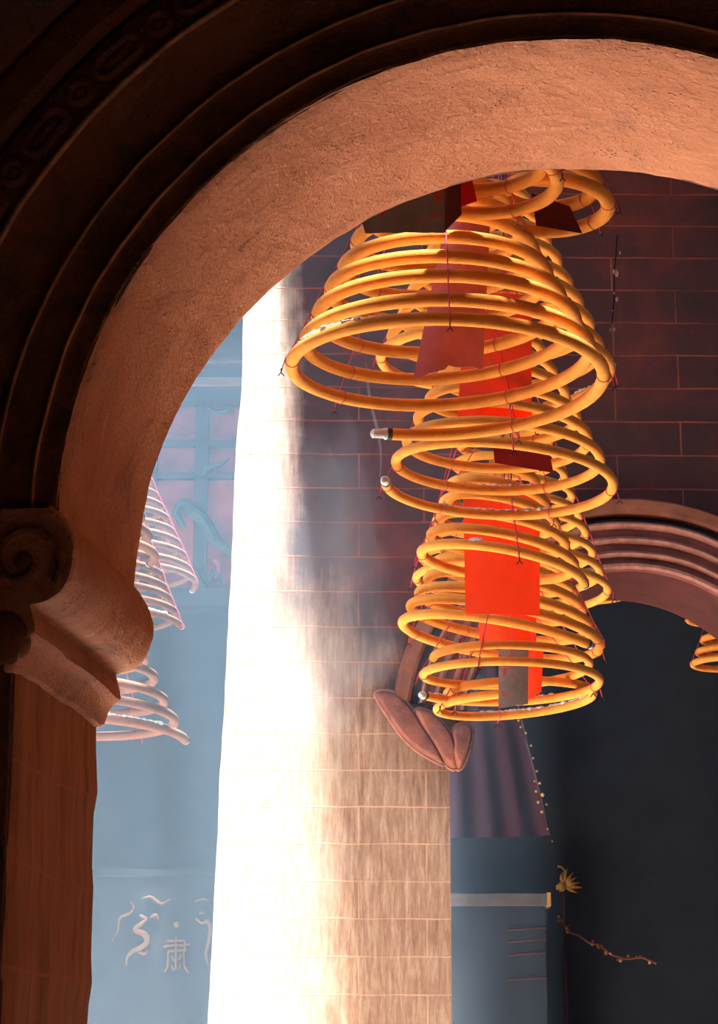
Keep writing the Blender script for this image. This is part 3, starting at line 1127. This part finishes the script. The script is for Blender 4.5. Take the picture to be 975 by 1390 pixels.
# altar table edge
led = thing('altar_beam', 'pale timber beam end crossing the dark beyond the pier', 'beam', P(680, 1220, 12.5))
p0, p1 = P(560, 1213, 12.5), P(746, 1229, 12.5)
MB().box((p0.x, 12.5, p1.z), (p1.x, 12.65, p0.z)).build('beam', M_BEAM, led, False)
MB().box((p1.x - 0.012, 12.485, p1.z - 0.005), (p1.x + 0.008, 12.66, p0.z + 0.005)).build('end_cap', M_GOLD, led, False)
p0, p1 = P(560, 1232, 12.55), P(744, 1420, 12.55)
MB().box((p0.x, 12.55, 0.0), (p1.x, 12.9, P(560, 1230, 12.55).z)).build('cabinet_body', M_NAVY, led, False)
for yy in (1262, 1278, 1296, 1330):
    q0, q1 = P(690, yy, 12.54), P(742, yy - 3, 12.54)
    MB().tube([q0, q1], 0.006, 6).build('red_rail', M_BAND_RED, led)

# dark lacquered screen across the right of the opening
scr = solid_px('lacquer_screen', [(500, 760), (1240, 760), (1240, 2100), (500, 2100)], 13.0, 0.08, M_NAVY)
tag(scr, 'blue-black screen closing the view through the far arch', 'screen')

# gilt ornament: a spray of leaves on a stalk
orn = thing('gilt_ornament', 'gilt spray with a hooked stem in the dark at lower right', 'ornament', P(768, 1215, 12.8))
s12 = S(768, 1195, 12.8)
cpt = (768, 1203)
for ang, ln in ((-30, 18), (-5, 22), (15, 20), (38, 20), (60, 22), (85, 24), (110, 18), (200, 14), (230, 10)):
    a = math.radians(ang)
    mb = MB()
    pts, rr = [], []
    for i in range(7):
        t = i / 6
        pts.append(P(cpt[0] + ln * t * math.cos(a) - 2 * math.sin(PI * t), cpt[1] - ln * t * math.sin(a), 12.8 - 0.03 * math.sin(PI * t)))
        rr.append(s12 * (2.4 * math.sin(PI * (0.15 + 0.85 * t)) + 0.3))
    mb.tube(pts, rr, 6)
    mb.build('leaf', M_GOLD, orn)
MB().tube([P(x, y, 12.8) for x, y in ((764, 1202), (763, 1188), (767, 1182), (762, 1177), (757, 1176))], s12 * 1.4, 6).build('stem', M_GOLD, orn)
MB().ball(P(762, 1204, 12.78), s12 * 6, 12, 8, 0.4).build('bud', M_GOLD, orn)
MB().tube([P(765, 1208, 12.8), P(766, 1245, 12.8), Vector((P(764, 1300, 12.8).x, 12.8, 0))], s12 * 1.6, 6).build('stalk', M_BAND_RED, orn)

# garland
gar = thing('garland', 'dim gilt garland trailing toward the bottom right', 'garland', P(800, 1280, 12.85))
gp = [(760, 1247), (766, 1256), (774, 1266), (786, 1270), (800, 1280), (812, 1282), (830, 1296), (850, 1302), (872, 1300), (892, 1308)]
MB().tube([P(x, y, 12.85) for x, y in gp], s12 * 1.3, 6).build('cord', M_BAND_OR, gar)
for i in range(26):
    t = random.random() * (len(gp) - 1.01)
    a, b = gp[int(t)], gp[int(t) + 1]
    q = t - int(t)
    MB().ball(P(a[0] + (b[0] - a[0]) * q + random.uniform(-5, 5), a[1] + (b[1] - a[1]) * q + random.uniform(-4, 4), 12.85 + random.uniform(-0.03, 0)),
              s12 * random.uniform(1.2, 2.6), 7, 5, 0.4).build('leaf', M_GOLD if i % 3 == 0 else M_BAND_OR, gar)

# ------------------------------------------------------------------ in the haze at left
scn = thing('carved_screen', 'faded red carved screen with teal dragons, deep in the haze', 'screen', P(250, 800, 13.6))
YS = 13.6


def boxpx(x0, y0, x1, y1, Y, d, m, parent, name):
    a, b = P(x0, y0, Y), P(x1, y1, Y)
    return MB().box((a.x, Y, b.z), (b.x, Y + d, a.z)).build(name, m, parent, False)


boxpx(60, 500, 420, 545, YS - 0.12, 0.2, M_NAVY, scn, 'top_rail')
boxpx(60, 512, 420, 522, YS - 0.16, 0.24, M_CREAM, scn, 'moulding')
boxpx(60, 545, 420, 805, YS, 0.1, M_RED, scn, 'panel')
for x0 in (196, 266, 340):
    boxpx(x0, 545, x0 + 13, 805, YS - 0.05, 0.1, M_NAVY, scn, 'stile')
for y0 in (596, 640):
    boxpx(60, y0, 420, y0 + 9, YS - 0.05, 0.1, M_NAVY, scn, 'cross_rail')
boxpx(60, 798, 420, 822, YS - 0.12, 0.2, M_NAVY, scn, 'bottom_rail')


def px_tube(pts, Y, rpx, m, parent, name, taper=True, n=8, sub=6):
    s_ = S(pts[0][0], pts[0][1], Y)
    w = [P(x, y, Y) for x, y in pts]
    fine, rr = [], []
    K = len(w)
    for i in range(K - 1):
        p0, p1, p2, p3 = w[max(i - 1, 0)], w[i], w[i + 1], w[min(i + 2, K - 1)]
        for q in range(sub):
            t = q / sub
            fine.append(0.5 * ((2 * p1) + (-p0 + p2) * t + (2 * p0 - 5 * p1 + 4 * p2 - p3) * t * t + (-p0 + 3 * p1 - 3 * p2 + p3) * t ** 3))
    fine.append(w[-1])
    for i in range(len(fine)):
        t = i / (len(fine) - 1)
        rr.append(rpx * s_ * (math.sin(PI * (0.12 + 0.8 * t)) if taper else 1))
    return MB().tube(fine, rr, n).build(name, m, parent)


px_tube([(235, 700), (248, 682), (262, 694), (276, 706), (288, 726), (300, 740), (312, 748), (325, 770)], YS - 0.05, 9, M_TEAL, scn, 'dragon_relief')
px_tube([(240, 690), (244, 706), (252, 716)], YS - 0.05, 5, M_TEAL, scn, 'dragon_relief')
px_tube([(256, 640), (270, 646), (284, 634), (300, 630), (312, 622)], YS - 0.06, 4, M_TEAL, scn, 'cloud_relief')
px_tube([(282, 552), (296, 560), (310, 556), (316, 564)], YS - 0.05, 4, M_TEAL, scn, 'cloud_relief')
px_tube([(270, 770), (280, 790), (292, 776), (302, 792)], YS - 0.05, 4, M_TEAL, scn, 'cloud_relief')
px_tube([(290, 760), (298, 768), (292, 784)], YS - 0.05, 4, M_RED, scn, 'cloud_relief')

# embroidered notice board low in the haze
YB = 12.9
brd = thing('notice_board', 'dark blue board with gold character and dragons, low in the haze', 'notice board', P(240, 1390, YB))
boxpx(105, 1190, 330, 1460, YB, 0.05, M_NAVY, brd, 'board')
boxpx(105, 1180, 330, 1190, YB - 0.01, 0.07, M_NAVY, brd, 'top_rail')
MB().box((P(150, 1400, YB).x, YB, 0), (P(160, 1400, YB).x, YB + 0.05, P(150, 1459, YB).z)).build('leg', M_NAVY, brd, False)
MB().box((P(280, 1400, YB).x, YB, 0), (P(290, 1400, YB).x, YB + 0.05, P(280, 1459, YB).z)).build('leg', M_NAVY, brd, False)
sB = S(240, 1280, YB)
MB().ball(P(240, 1255, YB - 0.01), (sB * 4.6, sB * 2, sB * 4), 12, 8).build('gold_dot', M_GOLD_T, brd)
chars = [[(222, 1286), (226, 1284), (258, 1282)], [(227, 1278), (251, 1277), (251, 1289)], [(228, 1291), (253, 1290)], [(239, 1270), (239, 1316)],
         [(229, 1292), (228, 1312), (224, 1320)], [(250, 1292), (251, 1312), (256, 1320)], [(233, 1297), (236, 1304)], [(246, 1296), (243, 1303)],
         [(233, 1310), (236, 1317)], [(246, 1309), (243, 1316)]]
stroke_mesh(brd, 'gold_character', chars, YB, sB * 1.7, M_GOLD_T, 0.006)
for pts, r_ in (([(177, 1224), (182, 1232), (176, 1240), (165, 1244), (162, 1250), (160, 1264), (152, 1278)], 2.0),
                ([(192, 1220), (204, 1217), (212, 1222), (220, 1226), (232, 1220)], 1.7),
                ([(190, 1242), (198, 1248), (190, 1256), (184, 1262), (196, 1268), (200, 1278), (192, 1286), (182, 1290), (174, 1298), (172, 1310)], 4.4),
                ([(204, 1246), (212, 1242), (216, 1250)], 2.2), ([(186, 1290), (196, 1294), (202, 1288)], 3),
                ([(264, 1224), (274, 1220), (284, 1222)], 1.8), ([(266, 1246), (274, 1252), (282, 1250), (286, 1260), (284, 1276), (280, 1296), (284, 1312)], 3.4),
                ([(270, 1240), (278, 1238)], 2)):
    px_tube(pts, YB - 0.008, r_, M_GOLD_T, brd, 'dragon_embroidery')

# ------------------------------------------------------------------ smoke and haze
def vol_box(name, lo, hi, m, label):
    o = MB().box(lo, hi).build(name, m, smooth=False)
    return tag(o, label, 'smoke', kind='stuff')


SMOKE = (0.40, 0.66, 0.95)
vol_box('smoke_haze', (-3.5, 7.6, 1.0), (0.5, 9.32, 5.9), smoke_mat('yard_haze', 0.02, SMOKE), 'thin blue incense haze in the sunbeam before the pier')
vol_box('smoke_haze', (-3.5, 10.15, 1.0), (0.95, 13.45, 5.9), smoke_mat('deep_haze', 0.028, SMOKE), 'blue haze filling the bay left of the pier')

# wisp rising from the smoking tip
tipp = P(518, 652, 5.5)
mb = MB()
pts, rr = [], []
for i in range(40):
    t = i / 39
    x = 516 - 6 * t - 16 * t * t + 3 * math.sin(t * 7)
    y = 648 - 165 * t
    pts.append(P(x, y, 5.5))
    rr.append((1.3 + 3.2 * t) * max(0.0, 1 - t ** 3) * 0.0019 + 1e-4)
mb.tube(pts, rr, 10)
w = mb.build('smoke_wisp', smoke_mat('wisp', 11.0, (0.8, 0.9, 1.0), 0.0))
tag(w, 'thin wisp of smoke rising from the white coil tip', 'smoke', kind='stuff')

mb = MB()
mb.ball(P(430, 770, 7.0), (0.26, 0.22, 0.55), 20, 14, 0.35)
tag(mb.build('smoke_cloud', smoke_mat('drifting_smoke', 0.9, (0.75, 0.85, 1.0), 0.0, (0.40, 0.75), 2.6)),
    'pale smoke drifting in front of the brick pier', 'smoke', kind='stuff')

# ------------------------------------------------------------------ light
sun_d = bpy.data.lights.new('sun', 'SUN')
sun_d.energy = 24.0
sun_d.angle = math.radians(3.0)
sun_d.color = (1.0, 0.95, 0.87)
sun = bpy.data.objects.new('sun', sun_d)
COL.objects.link(sun)
sd = Vector((0.09, 0.16, -1.0)).normalized()
sun.rotation_euler = sd.to_track_quat('-Z', 'Y').to_euler()
sun.location = (-2, 3, 9)
ld = bpy.data.lights.new('moulding_fill', 'POINT')  # added fill with no visible source, lifts the dark mouldings
ld.energy = 6.0
ld.color = (1.0, 0.62, 0.36)
ld.shadow_soft_size = 0.2
lo = bpy.data.objects.new('moulding_fill', ld)
COL.objects.link(lo)
lo.location = (1.6, 1.6, 1.3)
wd = bpy.data.worlds.new('sky')
SC.world = wd
wd.use_nodes = True
bg = wd.node_tree.nodes['Background']
bg.inputs[0].default_value = (0.62, 0.76, 1.0, 1)
bg.inputs[1].default_value = 2.0

SC.view_settings.view_transform = 'Standard'
SC.view_settings.look = 'None'
SC.view_settings.exposure = 1.05
SC.view_settings.gamma = 1.0
SC.view_settings.use_curve_mapping = False
SC.cycles.max_bounces = 8
SC.cycles.diffuse_bounces = 5
SC.cycles.volume_bounces = 1
SC.cycles.sample_clamp_indirect = 6.0
